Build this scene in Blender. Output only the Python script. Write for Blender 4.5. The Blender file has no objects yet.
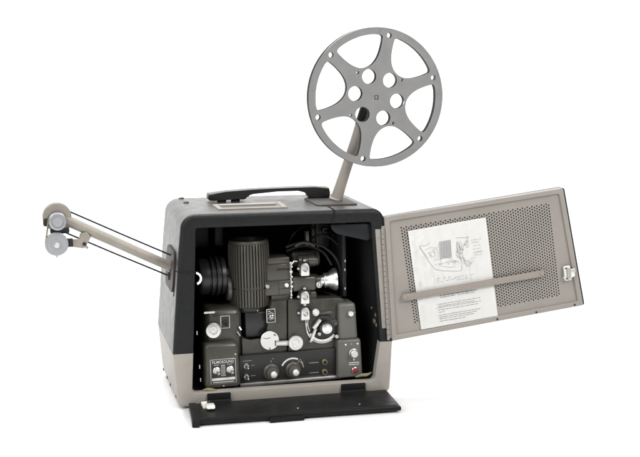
import bpy, bmesh, math, random
from mathutils import Vector, Matrix
random.seed(7)
SC = bpy.context.scene
COL = SC.collection
PI = math.pi

# ------------------------------------------------------------------ materials
MATS = {}
def mat(name, col, rough=.5, metal=0., bump=0., bscale=400., var=0., vscale=30., spec=.5, coat=0., rvar=0., speck=0.):
    m = bpy.data.materials.new(name); m.use_nodes = True
    nt = m.node_tree; N = nt.nodes; L = nt.links
    b = N['Principled BSDF']
    b.inputs['Base Color'].default_value = (*col, 1)
    b.inputs['Roughness'].default_value = rough
    b.inputs['Metallic'].default_value = metal
    b.inputs['Specular IOR Level'].default_value = spec
    if coat: b.inputs['Coat Weight'].default_value = coat; b.inputs['Coat Roughness'].default_value = .25
    tc = N.new('ShaderNodeTexCoord')
    if var > 0:
        n = N.new('ShaderNodeTexNoise'); n.inputs['Scale'].default_value = vscale; n.inputs['Detail'].default_value = 6
        n.inputs['Roughness'].default_value = .65
        L.new(tc.outputs['Object'], n.inputs['Vector'])
        r = N.new('ShaderNodeMapRange'); r.inputs['From Min'].default_value = .3; r.inputs['From Max'].default_value = .7
        r.inputs['To Min'].default_value = 1 - var; r.inputs['To Max'].default_value = 1 + var
        L.new(n.outputs['Fac'], r.inputs['Value'])
        mx = N.new('ShaderNodeMix'); mx.data_type = 'RGBA'; mx.blend_type = 'MULTIPLY'; mx.inputs['Factor'].default_value = 1
        mx.inputs['A'].default_value = (*col, 1)
        L.new(r.outputs['Result'], mx.inputs['B'])
        out = mx.outputs['Result']
        if speck > 0:                                   # little chips and dust specks
            v = N.new('ShaderNodeTexNoise'); v.inputs['Scale'].default_value = 260; v.inputs['Detail'].default_value = 2
            L.new(tc.outputs['Object'], v.inputs['Vector'])
            rr = N.new('ShaderNodeMapRange'); rr.inputs['From Min'].default_value = .70; rr.inputs['From Max'].default_value = .76
            rr.inputs['To Max'].default_value = speck
            L.new(v.outputs['Fac'], rr.inputs['Value'])
            m2 = N.new('ShaderNodeMix'); m2.data_type = 'RGBA'
            m2.inputs['B'].default_value = (.45, .42, .38, 1)
            L.new(rr.outputs['Result'], m2.inputs['Factor']); L.new(out, m2.inputs['A']); out = m2.outputs['Result']
        L.new(out, b.inputs['Base Color'])
    if rvar > 0:
        n = N.new('ShaderNodeTexNoise'); n.inputs['Scale'].default_value = 55; n.inputs['Detail'].default_value = 5
        L.new(tc.outputs['Object'], n.inputs['Vector'])
        r = N.new('ShaderNodeMapRange'); r.inputs['From Min'].default_value = .3; r.inputs['From Max'].default_value = .7
        r.inputs['To Min'].default_value = max(.03, rough - rvar); r.inputs['To Max'].default_value = rough + rvar
        L.new(n.outputs['Fac'], r.inputs['Value']); L.new(r.outputs['Result'], b.inputs['Roughness'])
    if bump > 0:
        n = N.new('ShaderNodeTexNoise'); n.inputs['Scale'].default_value = bscale; n.inputs['Detail'].default_value = 3
        L.new(tc.outputs['Object'], n.inputs['Vector'])
        bp = N.new('ShaderNodeBump'); bp.inputs['Strength'].default_value = bump; bp.inputs['Distance'].default_value = .0006
        L.new(n.outputs['Fac'], bp.inputs['Height']); L.new(bp.outputs['Normal'], b.inputs['Normal'])
    MATS[name] = m
    return m

SHELL  = mat('charcoal_crinkle_paint', (.024, .022, .0195), .38, 0, .4, 520, .12, 40, .55, rvar=.05, speck=.22)
BEZEL  = mat('black_green_crinkle_paint', (.0086, .0092, .0092), .40, 0, 1.0, 480, .15, 60, .22, rvar=.06, speck=.03)
BEIGE  = mat('beige_crinkle_paint', (.300, .277, .247), .46, 0, .35, 700, .08, 22, .45, speck=.0)
DOORP  = mat('taupe_paint', (.240, .222, .199), .45, 0, .1, 900, .06, 14, .4)
BARP   = mat('taupe_bar_paint', (.235, .207, .182), .48, 0, .1, 900, .05, 30, .35)
ARMP   = mat('khaki_arm_paint', (.235, .213, .180), .42, 0, .1, 900, .13, 34, .45)
REELARM= mat('warm_grey_arm_paint', (.30, .272, .242), .4, 0, .1, 900, .05, 40, .45)
OLIVE  = mat('dark_olive_enamel', (.035, .033, .026), .32, 0, .25, 1100, .20, 30, .55, rvar=.10)
OLIVE2 = mat('grey_olive_enamel', (.054, .050, .041), .30, 0, .2, 1100, .16, 30, .5)
FINS   = mat('bronze_grey_casting', (.066, .061, .051), .38, .1, .2, 900, .10, 40, .5)
BLACK  = mat('black_bakelite', (.012, .012, .012), .35, 0, .05, 600, .1, 20, .5)
LINING = mat('black_lining', (.010, .010, .011), .8, 0, .3, 300, .2, 20, .2)
RUBBER = mat('black_rubber', (.012, .012, .012), .6, 0, .1, 500, .1, 20, .4)
FLAP   = mat('black_painted_steel', (.010, .0104, .0108), .38, 0, .12, 900, .15, 12, .13, rvar=.06)
CHROME = mat('chrome', (.88, .88, .87), .33, 1, 0, 1, .03, 60, rvar=.05)
STEEL  = mat('satin_steel', (.46, .455, .44), .32, 1, 0, 1, .05, 60, rvar=.08)
NICKEL = mat('nickel_plate', (.68, .67, .65), .34, .8, 0, 1, .06, 120)
ALU    = mat('brushed_aluminium', (.60, .59, .57), .38, .9, 0, 1, .05, 60)
REELM  = mat('grey_reel_enamel', (.235, .234, .231), .33, .3, .04, 900, .03, 45, .5, rvar=.06)
REELSHADE  = mat('shade_dark_reel', (.09, .09, .092), .5, .2, 0, 1, .05, 20)  # reel grey darkened: shade between the flanges put into the colour
DISCM  = mat('cool_grey_metal', (.33, .335, .35), .36, .5, .05, 600, .06, 60)
PAPER  = mat('white_paper', (.87, .868, .85), .8, 0, .0, 300, .0, 12, .2)
INK    = mat('faded_ink', (.26, .26, .27), .9, 0)
INKD   = mat('printed_ink', (.15, .15, .16), .9, 0)
WHITE  = mat('white_enamel', (.78, .77, .73), .4, 0, 0, 1, .04, 80)
LATCHM = mat('cream_zinc', (.74, .72, .65), .36, .25, .1, 300, .10, 160)
PRINTW = mat('white_print', (.62, .61, .58), .6, 0)
PRINTG = mat('grey_print', (.30, .295, .28), .6, 0)
PLATEK = mat('black_plate', (.016, .016, .016), .4, 0, 0, 1, .1, 30)
SILVER = mat('satin_silver', (.66, .65, .63), .33, .95, 0, 1, .05, 60, rvar=.05)
RED    = mat('red_lens', (.35, .012, .02), .2, 0, 0, 1, .1, 30)
STRAPM = mat('cream_felt', (.20, .18, .105), .85, 0, .3, 200, .15, 60)
BRASS  = mat('old_brass', (.25, .215, .14), .4, .7)
BDROP  = mat('white_paper_sweep', (.72, .72, .72), .85, 0, 0, 1, .0, 10, .2)
TOWER  = mat('mid_grey_enamel', (.105, .101, .091), .40, 0, .2, 1100, .08, 25, .45)
SOCKM  = mat('brown_grey_socket_paint', (.045, .040, .036), .55, 0, .1, 700, .1, 30, .22)
TABM   = mat('slate_blue_paint', (.008, .009, .011), .45, 0, .1, 600, .1, 20, .25)

# ------------------------------------------------------------------ mesh helpers
def NB(): return bmesh.new()
def _merge(dst, src, xf=None):
    if xf is not None: src.transform(xf)
    bmesh.ops.recalc_face_normals(src, faces=src.faces[:])
    me = bpy.data.meshes.new('tmp'); src.to_mesh(me); src.free(); dst.from_mesh(me); bpy.data.meshes.remove(me)

def box(bm, x0, x1, y0, y1, z0, z1, b=.0015, seg=2, tx0=0, tx1=0, ty0=0, ty1=0):
    """bevelled box; tx/ty pull the top edges in"""
    t = NB()
    P = [(x0,y0,z0),(x1,y0,z0),(x1,y1,z0),(x0,y1,z0),(x0+tx0,y0+ty0,z1),(x1-tx1,y0+ty0,z1),(x1-tx1,y1-ty1,z1),(x0+tx0,y1-ty1,z1)]
    v = [t.verts.new(p) for p in P]
    for f in ((0,3,2,1),(4,5,6,7),(0,1,5,4),(1,2,6,5),(2,3,7,6),(3,0,4,7)): t.faces.new([v[i] for i in f])
    if b > 0:
        b = min(b, .49*min(x1-x0, y1-y0, z1-z0))
        bmesh.ops.bevel(t, geom=t.edges[:], offset=b, segments=seg, affect='EDGES', profile=.5)
    _merge(bm, t)

def frame_of(axis):
    a = Vector(axis).normalized()
    u = a.orthogonal().normalized()
    if abs(a.y) > .9: u = Vector((1,0,0)); u = (u - a*u.dot(a)).normalized()
    return u, a.cross(u), a

def lathe(bm, prof, org, axis, seg=32, closed=False):
    """prof = [(r, h)] along axis from org"""
    t = NB(); u, w, a = frame_of(axis); o = Vector(org); rings = []
    for r, h in prof:
        if r < 1e-6: rings.append([t.verts.new(o + a*h)])
        else: rings.append([t.verts.new(o + a*h + (u*math.cos(2*PI*i/seg) + w*math.sin(2*PI*i/seg))*r) for i in range(seg)])
    for A, B in zip(rings, rings[1:]):
        for i in range(seg):
            j = (i+1) % seg
            if len(A) == 1 and len(B) == 1: continue
            if len(A) == 1: t.faces.new([A[0], B[i], B[j]])
            elif len(B) == 1: t.faces.new([A[i], A[j], B[0]])
            else: t.faces.new([A[i], A[j], B[j], B[i]])
    _merge(bm, t)

def disc(bm, org, axis, r, h, b=.0008, seg=32, r2=None):
    """bevelled cylinder from org along axis by h"""
    r2 = r if r2 is None else r2
    lathe(bm, [(0,0),(r-b,0),(r,b),(r2,h-b),(r2-b,h),(0,h)], org, axis, seg)

def tube(bm, pts, r, seg=12, caps=True):
    t = NB(); pts = [Vector(p) for p in pts]; n = len(pts)
    rs = r if isinstance(r, (list, tuple)) else [r]*n
    d = (pts[1]-pts[0]).normalized(); u = d.orthogonal().normalized(); rings = []
    for i, p in enumerate(pts):
        d = (pts[min(i+1,n-1)] - pts[max(i-1,0)]).normalized()
        u = (u - d*u.dot(d)).normalized(); w = d.cross(u)
        rings.append([t.verts.new(p + (u*math.cos(2*PI*k/seg) + w*math.sin(2*PI*k/seg))*rs[i]) for k in range(seg)])
    for A, B in zip(rings, rings[1:]):
        for i in range(seg): j = (i+1) % seg; t.faces.new([A[i],A[j],B[j],B[i]])
    if caps: t.faces.new(rings[0]); t.faces.new(rings[-1])
    _merge(bm, t)

def prism(bm, poly, y0, y1, b=.0, seg=2):
    """polygon of (x, z) extruded along y"""
    t = NB()
    A = [t.verts.new((x, y0, z)) for x, z in poly]; B = [t.verts.new((x, y1, z)) for x, z in poly]
    n = len(poly); fa = t.faces.new(A); t.faces.new(B[::-1])
    for i in range(n): j = (i+1) % n; t.faces.new([A[i],B[i],B[j],A[j]])
    if b > 0: bmesh.ops.bevel(t, geom=list(fa.edges), offset=b, segments=seg, affect='EDGES', profile=.5)
    _merge(bm, t)

def rrect(x0, x1, z0, z1, r, k=5):
    out = []
    for cx, cz, a0 in ((x1-r,z0+r,-90),(x1-r,z1-r,0),(x0+r,z1-r,90),(x0+r,z0+r,180)):
        for i in range(k+1):
            a = math.radians(a0 + 90*i/k); out.append((cx+r*math.cos(a), cz+r*math.sin(a)))
    return out

def sector(cx, cz, r0, r1, a0, a1, k=24):
    A = [math.radians(a0+(a1-a0)*i/k) for i in range(k+1)]
    return [(cx+r1*math.cos(a), cz+r1*math.sin(a)) for a in A] + [(cx+r0*math.cos(a), cz+r0*math.sin(a)) for a in A[::-1]]

def circ(cx, cz, r, k=24): return [(cx+r*math.cos(2*PI*i/k), cz+r*math.sin(2*PI*i/k)) for i in range(k)]

def screw(bm, x, y, z, r=.003, h=.0016):
    """slotted screw head facing the camera (-y)"""
    t = NB()
    lathe(t, [(r,0),(r,h*.5),(r*.8,h*.9),(r*.3,h),(0,h)], (x,y,z), (0,-1,0), 16)
    _merge(bm, t)

def smooth_curve(ctrl, n=24):
    """Catmull-Rom through ctrl"""
    P = [Vector(c) for c in ctrl]; P = [P[0]*2-P[1]] + P + [P[-1]*2-P[-2]]; out = []
    segs = len(P)-3
    for s in range(segs):
        a,b,c,d = P[s:s+4]
        for i in range(n):
            t = i/n
            out.append(.5*((2*b)+(c-a)*t+(2*a-5*b+4*c-d)*t*t+(3*b-a-3*c+d)*t**3))
    out.append(P[-2]); return out

ORG = {}
XFG = Matrix.Identity(4)          # placement of the unit that is being built
def affine(rx, rz, dy=0): return Matrix(((rx[1],rx[2],rx[3],rx[0]),(0,1,0,dy),(rz[1],rz[2],rz[3],rz[0]),(0,0,0,1)))
def build(name, bm, m, parent=None, xf=None, org=None, sharp=35, pre_me=None):
    if pre_me is None:
        me = bpy.data.meshes.new(name); bm.to_mesh(me); bm.free()
    else: me = pre_me; me.name = name
    me.transform(XFG @ xf if xf is not None else XFG)
    if org is None:
        cs = [v.co for v in me.vertices]
        org = Vector([(min(c[i] for c in cs)+max(c[i] for c in cs))/2 for i in range(3)])
    org = Vector(org)
    me.transform(Matrix.Translation(-org))
    for p in me.polygons: p.use_smooth = True
    me.set_sharp_from_angle(angle=math.radians(sharp))
    for mm in (m if isinstance(m, (list, tuple)) else [m]): me.materials.append(mm)
    o = bpy.data.objects.new(name, me); COL.objects.link(o)
    if parent is not None:
        o.parent = parent; o.location = org - ORG[parent]
    else: o.location = org
    ORG[o] = org
    return o

def thing(name, label, cat, loc):
    o = bpy.data.objects.new(name, None); COL.objects.link(o); o.location = loc
    o.empty_display_size = .05
    o['label'] = label; o['category'] = cat; ORG[o] = Vector(loc); return o

def outline_mesh(outer, holes, depth):
    """flat plate in the local XY plane with real holes, extruded by depth (via a filled 2D curve)"""
    cu = bpy.data.curves.new('tmp', 'CURVE'); cu.dimensions = '2D'; cu.fill_mode = 'BOTH'; cu.extrude = depth/2
    for poly in [outer] + holes:
        s = cu.splines.new('POLY'); s.points.add(len(poly)-1); s.use_cyclic_u = True
        for p, (x, y) in zip(s.points, poly): p.co = (x, y, 0, 1)
    o = bpy.data.objects.new('tmp', cu); COL.objects.link(o)
    dg = bpy.context.evaluated_depsgraph_get(); dg.update()
    me = bpy.data.meshes.new_from_object(o.evaluated_get(dg))
    bpy.data.objects.remove(o); bpy.data.curves.remove(cu)
    me.materials.clear()
    return me

def text_bm(bm, txt, size, x, y, z, depth=.0002, squeeze=1.):
    """lettering facing -y, centred on (x, z)"""
    cu = bpy.data.curves.new('tmp', 'FONT'); cu.body = txt; cu.size = size; cu.align_x = 'CENTER'; cu.align_y = 'CENTER'; cu.extrude = depth; cu.space_character = 1.10; cu.offset = size*.004
    o = bpy.data.objects.new('tmp', cu); COL.objects.link(o)
    dg = bpy.context.evaluated_depsgraph_get(); dg.update()
    me = bpy.data.meshes.new_from_object(o.evaluated_get(dg))
    bpy.data.objects.remove(o); bpy.data.curves.remove(cu)
    me.transform(Matrix.Translation((x, y, z)) @ Matrix.Rotation(PI/2, 4, 'X') @ Matrix.Diagonal((squeeze, 1, 1, 1)))
    bm.from_mesh(me); bpy.data.meshes.remove(me)

# ------------------------------------------------------------------ setting: white paper sweep
def sweep():
    bm = NB(); prof = [(-6, 0)]
    yb, rr = 3.2, 1.4
    prof.append((yb-rr, 0))
    for i in range(1, 25):
        a = PI/2*i/24; prof.append((yb-rr+rr*math.sin(a), rr-rr*math.cos(a)))
    prof.append((yb, 4.5))
    A = [bm.verts.new((-6, y, z)) for y, z in prof]; B = [bm.verts.new((6, y, z)) for y, z in prof]
    for i in range(len(prof)-1): bm.faces.new([A[i], B[i], B[i+1], A[i+1]])
    o = build('backdrop', bm, BDROP, org=(0,0,0)); o['kind'] = 'structure'
    o['label'] = 'plain white studio sweep under and behind the projector'
    return o
sweep()

# ------------------------------------------------------------------ projector root
PJ = thing('film_projector', 'charcoal and beige portable film projector in a case standing open with its arms unfolded', 'projector', (0,0,0))

ZS, ZT, DEP = .1034, .3456, .2436
def up_prof(ins=0., zb=ZS, lx=None, rx=None, n=10):
    """outer outline of the upper case, from the left seam over the top to the right seam, inset by ins"""
    l0, l1 = -.2+ins, -.1829+ins; r0, r1 = .2-ins, .1828-ins; zt = ZT-ins; rr = max(.026-ins, .004); rq = max(.022-ins, .004)
    if zb != ZS: pass
    pts = [(l0, zb)]
    for i in range(1, 5): t = i/5; pts.append((l0+(l1-l0)*t*.93, zb+(zt-zb)*t*.89))
    for i in range(n+1):
        a = PI - PI/2*i/n; pts.append((l1+rr+rr*math.cos(a), zt-rr+rr*math.sin(a)))
    for i in range(n+1):
        a = PI/2 - PI/2*i/n; pts.append((r1-rq+rq*math.cos(a), zt-rq+rq*math.sin(a)))
    for i in range(4, 0, -1): t = i/5; pts.append((r0+(r1-r0)*t*.93, zb+(zt-zb)*t*.89))
    pts.append((r0, zb)); return pts
def up_open(g=0., n=10):
    """the opening in the front of the upper case, same point count"""
    l0, l1 = -.1643-g, -.1566-g; r0, r1 = .1752+g, .1574+g; zt = .3222+g; rr = .004; zb = ZS
    pts = [(l0, zb)]
    for i in range(1, 5): t = i/5; pts.append((l0+(l1-l0)*t, zb+(zt-zb)*t*.95))
    for i in range(n+1):
        a = PI - PI/2*i/n; pts.append((l1+rr+rr*math.cos(a), zt-rr+rr*math.sin(a)))
    for i in range(n+1):
        a = PI/2 - PI/2*i/n; pts.append((r1-rr+rr*math.cos(a), zt-rr+rr*math.sin(a)))
    for i in range(4, 0, -1): t = i/5; pts.append((r0+(r1-r0)*t, zb+(zt-zb)*t*.95))
    pts.append((r0, zb)); return pts

def skin(loops, cap_last=False, cap_first=False):
    bm = NB(); V = []
    for pts in loops: V.append([bm.verts.new(p) for p in pts])
    for A, B in zip(V, V[1:]):
        for i in range(len(A)-1): bm.faces.new([A[i], A[i+1], B[i+1], B[i]])
    if cap_first: bm.faces.new(V[0])
    if cap_last: bm.faces.new(V[-1])
    bmesh.ops.recalc_face_normals(bm, faces=bm.faces[:])
    return bm
def at(prof, y, s=1): return [(x, y + s*max(0, z-ZS)*.0153, z) for x, z in prof]    # the case narrows towards its lid

# upper shell: back cap, outer skin, rounded front edge, front frame, return into the opening
loops = [at(up_prof(.006), DEP, -1), at(up_prof(.0018), DEP-.0018, -1), at(up_prof(0), DEP-.006, -1)]
loops += [at(up_prof(0), .008), at(up_prof(.0006), .0072), at(up_prof(.003), .0072)]
front = [at(up_prof(.003), .0085), at(up_prof(.0004), .0085), at(up_prof(0), .0079), at(up_prof(.0002), .0056), at(up_prof(.0014), .0024), at(up_prof(.004), .0005), at(up_prof(.0065), 0)]
front += [at(up_open(.0025), 0), at(up_open(.0008), .0006), at(up_open(0), .0025), at(up_open(0), .012)]
shell = build('upper_shell', skin(loops, cap_first=True), SHELL, PJ)
bezel = build('front_frame', skin(front), BEZEL, PJ)

# base shell: same idea, open towards the top
def base_prof(ins=0., n=8):
    l0, l1 = -.2+ins, -.1919+ins; r0, r1 = .2-ins, .1980-ins; zb = .003+ins; rr = max(.012-ins, .003)
    pts = [(l0, ZS-.0008)]
    for i in range(1, 5): t = i/5; pts.append((l0+(l1-l0)*t*.93, ZS+(zb-ZS)*t*.92))
    for i in range(n+1):
        a = PI + PI/2*i/n; pts.append((l1+rr+rr*math.cos(a), zb+rr+rr*math.sin(a)))
    for i in range(n+1):
        a = -PI/2 + PI/2*i/n; pts.append((r1-rr+rr*math.cos(a), zb+rr+rr*math.sin(a)))
    for i in range(4, 0, -1): t = i/5; pts.append((r0+(r1-r0)*t*.93, ZS+(zb-ZS)*t*.92))
    pts.append((r0, ZS-.0008)); return pts
def base_open(g=0., n=8):
    l0, l1 = -.1643-g, -.1662-g; r0, r1 = .1752+g, .1682+g; zb = .0288-g; rr = .009
    pts = [(l0, ZS-.0008)]
    for i in range(1, 5): t = i/5; pts.append((l0+(l1-l0)*t, ZS+(zb-ZS)*t*.85))
    for i in range(n+1):
        a = PI + PI/2*i/n; pts.append((l1+rr+rr*math.cos(a), zb+rr+rr*math.sin(a)))
    for i in range(n+1):
        a = -PI/2 + PI/2*i/n; pts.append((r1-rr+rr*math.cos(a), zb+rr+rr*math.sin(a)))
    for i in range(4, 0, -1): t = i/5; pts.append((r0+(r1-r0)*t, ZS+(zb-ZS)*t*.85))
    pts.append((r0, ZS-.0008)); return pts
def yb(prof, y, s):                                       # the base leans in towards its foot
    return [(x, y + s*(ZS-z)*.078, z) for x, z in prof]
loops = [yb(base_prof(.006), DEP, -1), yb(base_prof(.0018), DEP-.0018, -1), yb(base_prof(0), DEP-.006, -1),
         yb(base_prof(0), .006, 1), yb(base_prof(.0012), .0022, 1), yb(base_prof(.004), .0004, 1), yb(base_prof(.006), 0, 1),
         yb(base_open(.0025), 0, 1), yb(base_open(.0008), .0006, 1), yb(base_open(0), .0025, 1), yb(base_open(0), .016, 1)]
base = build('base_shell', skin(loops, cap_first=True), BEIGE, PJ)
for y, z in ((.2273, .0135), (.165, .0150), (.1157, .0150), (.030, .0180)):
    bm = NB(); lathe(bm, [(.0030,-.001),(.0030,.0003),(.002,.0007),(0,.0007)], (-.1919-.0081*(z-.003)/(ZS-.003), y, z), (-1,0,-.08), 14)
    build('screw', bm, OLIVE2, base)
for x, y in ((-.165,.04),(.165,.04),(-.165,.215),(.165,.215)):
    bm = NB(); disc(bm, (x, y, 0), (0,0,1), .011, .0065, .0015, 20)
    build('rubber_foot', bm, RUBBER, base)
# shadow gap between the two halves
bm = NB()
gp = [(a, b*.95) for a, b in [(-.1992, .0012), (-.1992, DEP-.0012), (.1992, DEP-.0012), (.1992, .0012), (.177, .0012), (.177, .02), (.19, .02), (.19, .24), (-.19, .24), (-.19, .02), (-.164, .02), (-.164, .0012)]]
A = [bm.verts.new((x, y, ZS-.0016)) for x, y in gp]; B = [bm.verts.new((x, y, ZS+.0008)) for x, y in gp]
bm.faces.new(A); bm.faces.new(B)
for i in range(len(gp)): j = (i+1) % len(gp); bm.faces.new([A[i], A[j], B[j], B[i]])
bmesh.ops.recalc_face_normals(bm, faces=bm.faces[:])
build('seam_shadow_gap', bm, RUBBER, PJ)

# black lining inside the opening
def lin_prof(g):
    u = up_open(g); b = base_open(g)
    return u + b[::-1][1:-1]
def ring_skin(loops, cap_last=True):
    bm = NB(); V = [[bm.verts.new(p) for p in l] for l in loops]
    for A, B in zip(V, V[1:]):
        for i in range(len(A)): j = (i+1) % len(A); bm.faces.new([A[i], A[j], B[j], B[i]])
    if cap_last: bm.faces.new(V[-1])
    bmesh.ops.recalc_face_normals(bm, faces=bm.faces[:]); return bm
lp = lin_prof(.004)
lining = build('case_lining', ring_skin([at(lin_prof(.0005), .0065+.005), at(lp, .014), at(lp, .232)]), LINING, PJ)
# dim fittings at the back of the case
bm = NB(); box(bm, -.150, -.112, .150, .22, .262, .306, .003); build('rear_box', bm, RUBBER, lining)
bm = NB(); box(bm, -.104, -.088, .13, .22, .268, .309, .003); build('rear_bracket', bm, RUBBER, lining)

# dark cuts where the arm sockets let the shell split
bm = NB(); tube(bm, smooth_curve([(.0858,.0030,.3222),(.0866,.0030,.3280),(.0890,.0032,.3350),(.0900,.0040,.3425),(.0898,.0075,.3458),(.0905,.030,.3459),(.0915,.062,.3459)], 8), .0015, 8)
build('front_cut', bm, LINING, bezel)
bm = NB(); tube(bm, smooth_curve([(-.1935,.008,.2515),(-.1905,.0030,.2480),(-.182,.0018,.2466),(-.1585,.0018,.2466)], 6), .0009, 8)
build('front_cut', bm, LINING, bezel)
LEAN = math.atan2(.0171, ZT-ZS)
WALL = Matrix.Translation((-.2,0,ZS)) @ Matrix.Rotation(LEAN,4,'Y') @ Matrix(((0,-1,0,0),(-1,0,0,0),(0,0,1,0),(0,0,0,1)))    # (-y, out, up) on the left wall
bm = NB(); prism(bm, rrect(-.0350,-.0320,.1985-ZS,.2330-ZS,.001,2), -.0005, .0006, .0002)
bm.transform(Matrix.Identity(4)); build('side_slot', bm, LINING, shell, xf=WALL)
# rubber bumpers on the top left edge
for x, y in ((-.1524,.2277),(-.1518,.1638)):
    b2 = NB(); lathe(b2, [(.0055,-.002),(.0055,.0012),(.0035,.0024),(0,.0026)], (x, y, ZT-.0002), (-.12,0,1), 20)
    build('rubber_bumper', b2, RUBBER, shell)

# slate panel hanging inside the top right of the opening
bm = NB()
prism(bm, [(.0850,.3185),(.0868,.3120),(.0915,.3055),(.0985,.3012),(.108,.2990),(.130,.2935),(.150,.2885),(.1555,.2880),(.1590,.2905),(.1600,.2950),(.1612,.3185)][::-1], .012, .016, .0008)
build('top_panel', bm, TABM, shell)

# ---- carry handle
hy0, hy1 = .158, .184
def handle_poly():
    top = [(-.1100,.3612),(-.0776,.3648),(-.030,.3674),(.012,.3684),(.047,.3689),(.092,.3690),(.1205,.3670)]
    bot = [(.1228,.3580),(.1212,.3482),(.100,.3482),(.0845,.3480),(.0815,.3500),(.0775,.3580),(.0735,.3612),(.060,.3626),(.020,.3624),(-.026,.3612),(-.0340,.3590),(-.0370,.3560),(-.0395,.3510),(-.043,.3492),(-.075,.3492),(-.102,.3482),(-.1085,.3490),(-.1112,.3550)]
    return top + bot
bm = NB(); prism(bm, handle_poly()[::-1], hy0, hy1, .0022, 3)
handle = build('carry_handle', bm, BLACK, PJ)
for x in (-.084, -.058, .088, .110):
    bm = NB(); lathe(bm, [(.0085,0),(.0085,.0022),(.006,.0036),(.005,.0045)], (x,.171,ZT-.0003), (0,0,1), 18)
    build('handle_foot', bm, RUBBER, handle)
# ---- beige label well in the lid
bm = NB()
t0 = [(-.1090,.0530),(.0165,.0520),(.0185,.1260),(-.1105,.1150)]
def quad_frame(bm, q, w, z0, z1, zin):
    c = [sum(p[0] for p in q)/4, sum(p[1] for p in q)/4]
    def ins(d): return [(p[0]+(d if p[0]<c[0] else -d), p[1]+(d if p[1]<c[1] else -d)) for p in q]
    L = [[(x,y,z0) for x,y in q], [(x,y,z1-.0006) for x,y in ins(.0002)], [(x,y,z1) for x,y in ins(.0012)], [(x,y,z1) for x,y in ins(w-.0012)], [(x,y,z1-.0008) for x,y in ins(w)], [(x,y,zin) for x,y in ins(w+.0004)]]
    V = [[bm.verts.new(p) for p in l] for l in L]
    for A, B in zip(V, V[1:]):
        for i in range(4): j=(i+1)%4; bm.faces.new([A[i],A[j],B[j],B[i]])
    bm.faces.new(V[-1]); bmesh.ops.recalc_face_normals(bm, faces=bm.faces[:])
quad_frame(bm, t0, .009, ZT-.001, ZT+.0026, ZT+.0007)
well = build('lid_plate', bm, BARP, PJ)
bm = NB(); box(bm, -.0995, .0075, .0640, .1040, ZT+.0002, ZT+.0010, .0003, 1)
build('plate_inset', bm, OLIVE2, well)
bm = NB(); box(bm, -.0990, .0040, .0960, .1045, ZT+.0008, ZT+.0034, .0010)
build('well_light_strip', bm, BEIGE, well)  # paler strip paints the light falling on the well's back wall

# ---- arm socket plate in the lid and reel arm
bm = NB(); prism(bm, rrect(.0730,.1500,.062,.170,.008), -.0024, 0, .0009)
sock = build('arm_socket_plate', bm, SOCKM, PJ, xf=Matrix(((1,0,0,0),(0,0,1,0),(0,-1,0,ZT-.0002),(0,0,0,1))))
HUB = Vector((.1878, .085, .5402))
bm = NB()
pa = [Vector(p) for p in ((.1262,.132,.338),(.1268,.131,.347),(.1340,.1275,.373),(.1418,.124,.400),(.1597,.120,.456),(.1753,.115,.512),(.1794,.113,.527))]
tube(bm, pa, [.0118,.0116,.0108,.0102,.0098,.0096,.009], 20)
rarm = build('reel_arm', bm, REELARM, PJ)
bm = NB(); tube(bm, [Vector(p) for p in ((.1685,.1172,.4880),(.1753,.115,.512),(.1800,.113,.5285))], [.0100,.0098,.0096], 20); build('arm_shade_sleeve', bm, BLACK, rarm)  # black sleeve added to paint the reel's shadow on the upper arm
bm = NB(); lathe(bm, [(.0140,0),(.0140,.0012),(.0128,.0024),(.0115,.0026)], (.1268,.1305,ZT+.0018), (.28,-.05,.96), 24)
build('arm_collar', bm, REELARM, rarm)
bm = NB(); disc(bm, (HUB.x-.001,.122,HUB.z-.001), (0,-1,0), .0125, .018, .0015, 24); build('arm_head', bm, BLACK, rarm)
bm = NB(); disc(bm, (HUB.x,.106,HUB.z), (0,-1,0), .0036, .028, .0006, 16); build('spindle', bm, STEEL, rarm)

# ------------------------------------------------------------------ reel (a thing of its own)
RR = .1262
REEL = thing('film_reel', 'large empty grey six-spoke metal film reel on the raised arm above the case', 'reel', tuple(HUB))
def chaikin(P, n):
    for _ in range(n):
        Q = []
        for i in range(len(P)):
            a, b = P[i], P[(i+1)%len(P)]
            Q += [(a[0]*.75+b[0]*.25, a[1]*.75+b[1]*.25), (a[0]*.25+b[0]*.75, a[1]*.25+b[1]*.75)]
        P = Q
    return P
def window():
    P = []
    for i in range(5):
        a = math.radians(-24 + 48*i/4); P.append((.905*math.sin(a), .905*math.cos(a)))
    inner = [(.335,.745),(.285,.655),(.205,.545),(.105,.470),(0,.446),(-.105,.470),(-.205,.545),(-.285,.655),(-.335,.745)]
    return chaikin(P + inner, 3)
W0 = window()
def rot2(P, deg):
    a = math.radians(deg); c, s = math.cos(a), math.sin(a); return [(x*c-y*s, x*s+y*c) for x, y in P]
def sc(P, k): return [(x*k, y*k) for x, y in P]
def reel_holes():
    H = []
    for k in range(6):
        H.append(sc(rot2(W0, 48+60*k-90), RR))                 # window centred between two spokes
        a = math.radians(18+60*k); H.append(sc(circ(.905*math.cos(a), .905*math.sin(a), .040, 16), RR))
        a = math.radians(50+60*k); H.append(sc(circ(.318*math.cos(a), .318*math.sin(a), .108, 28), RR))
    for d in (128, 33, 304, 214):
        a = math.radians(d); H.append(sc(circ(.452*math.cos(a), .452*math.sin(a), .022, 12), RR))
    H.append(sc(circ(0, 0, .031, 4), RR) if False else sc(rrect(-.030,.030,-.030,.030,.008,2), RR))
    return H
HOLES = reel_holes()
XFG = Matrix.Translation(HUB) @ Matrix.Rotation(math.radians(-1.2),4,'Z') @ Matrix.Translation(-HUB)
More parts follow.
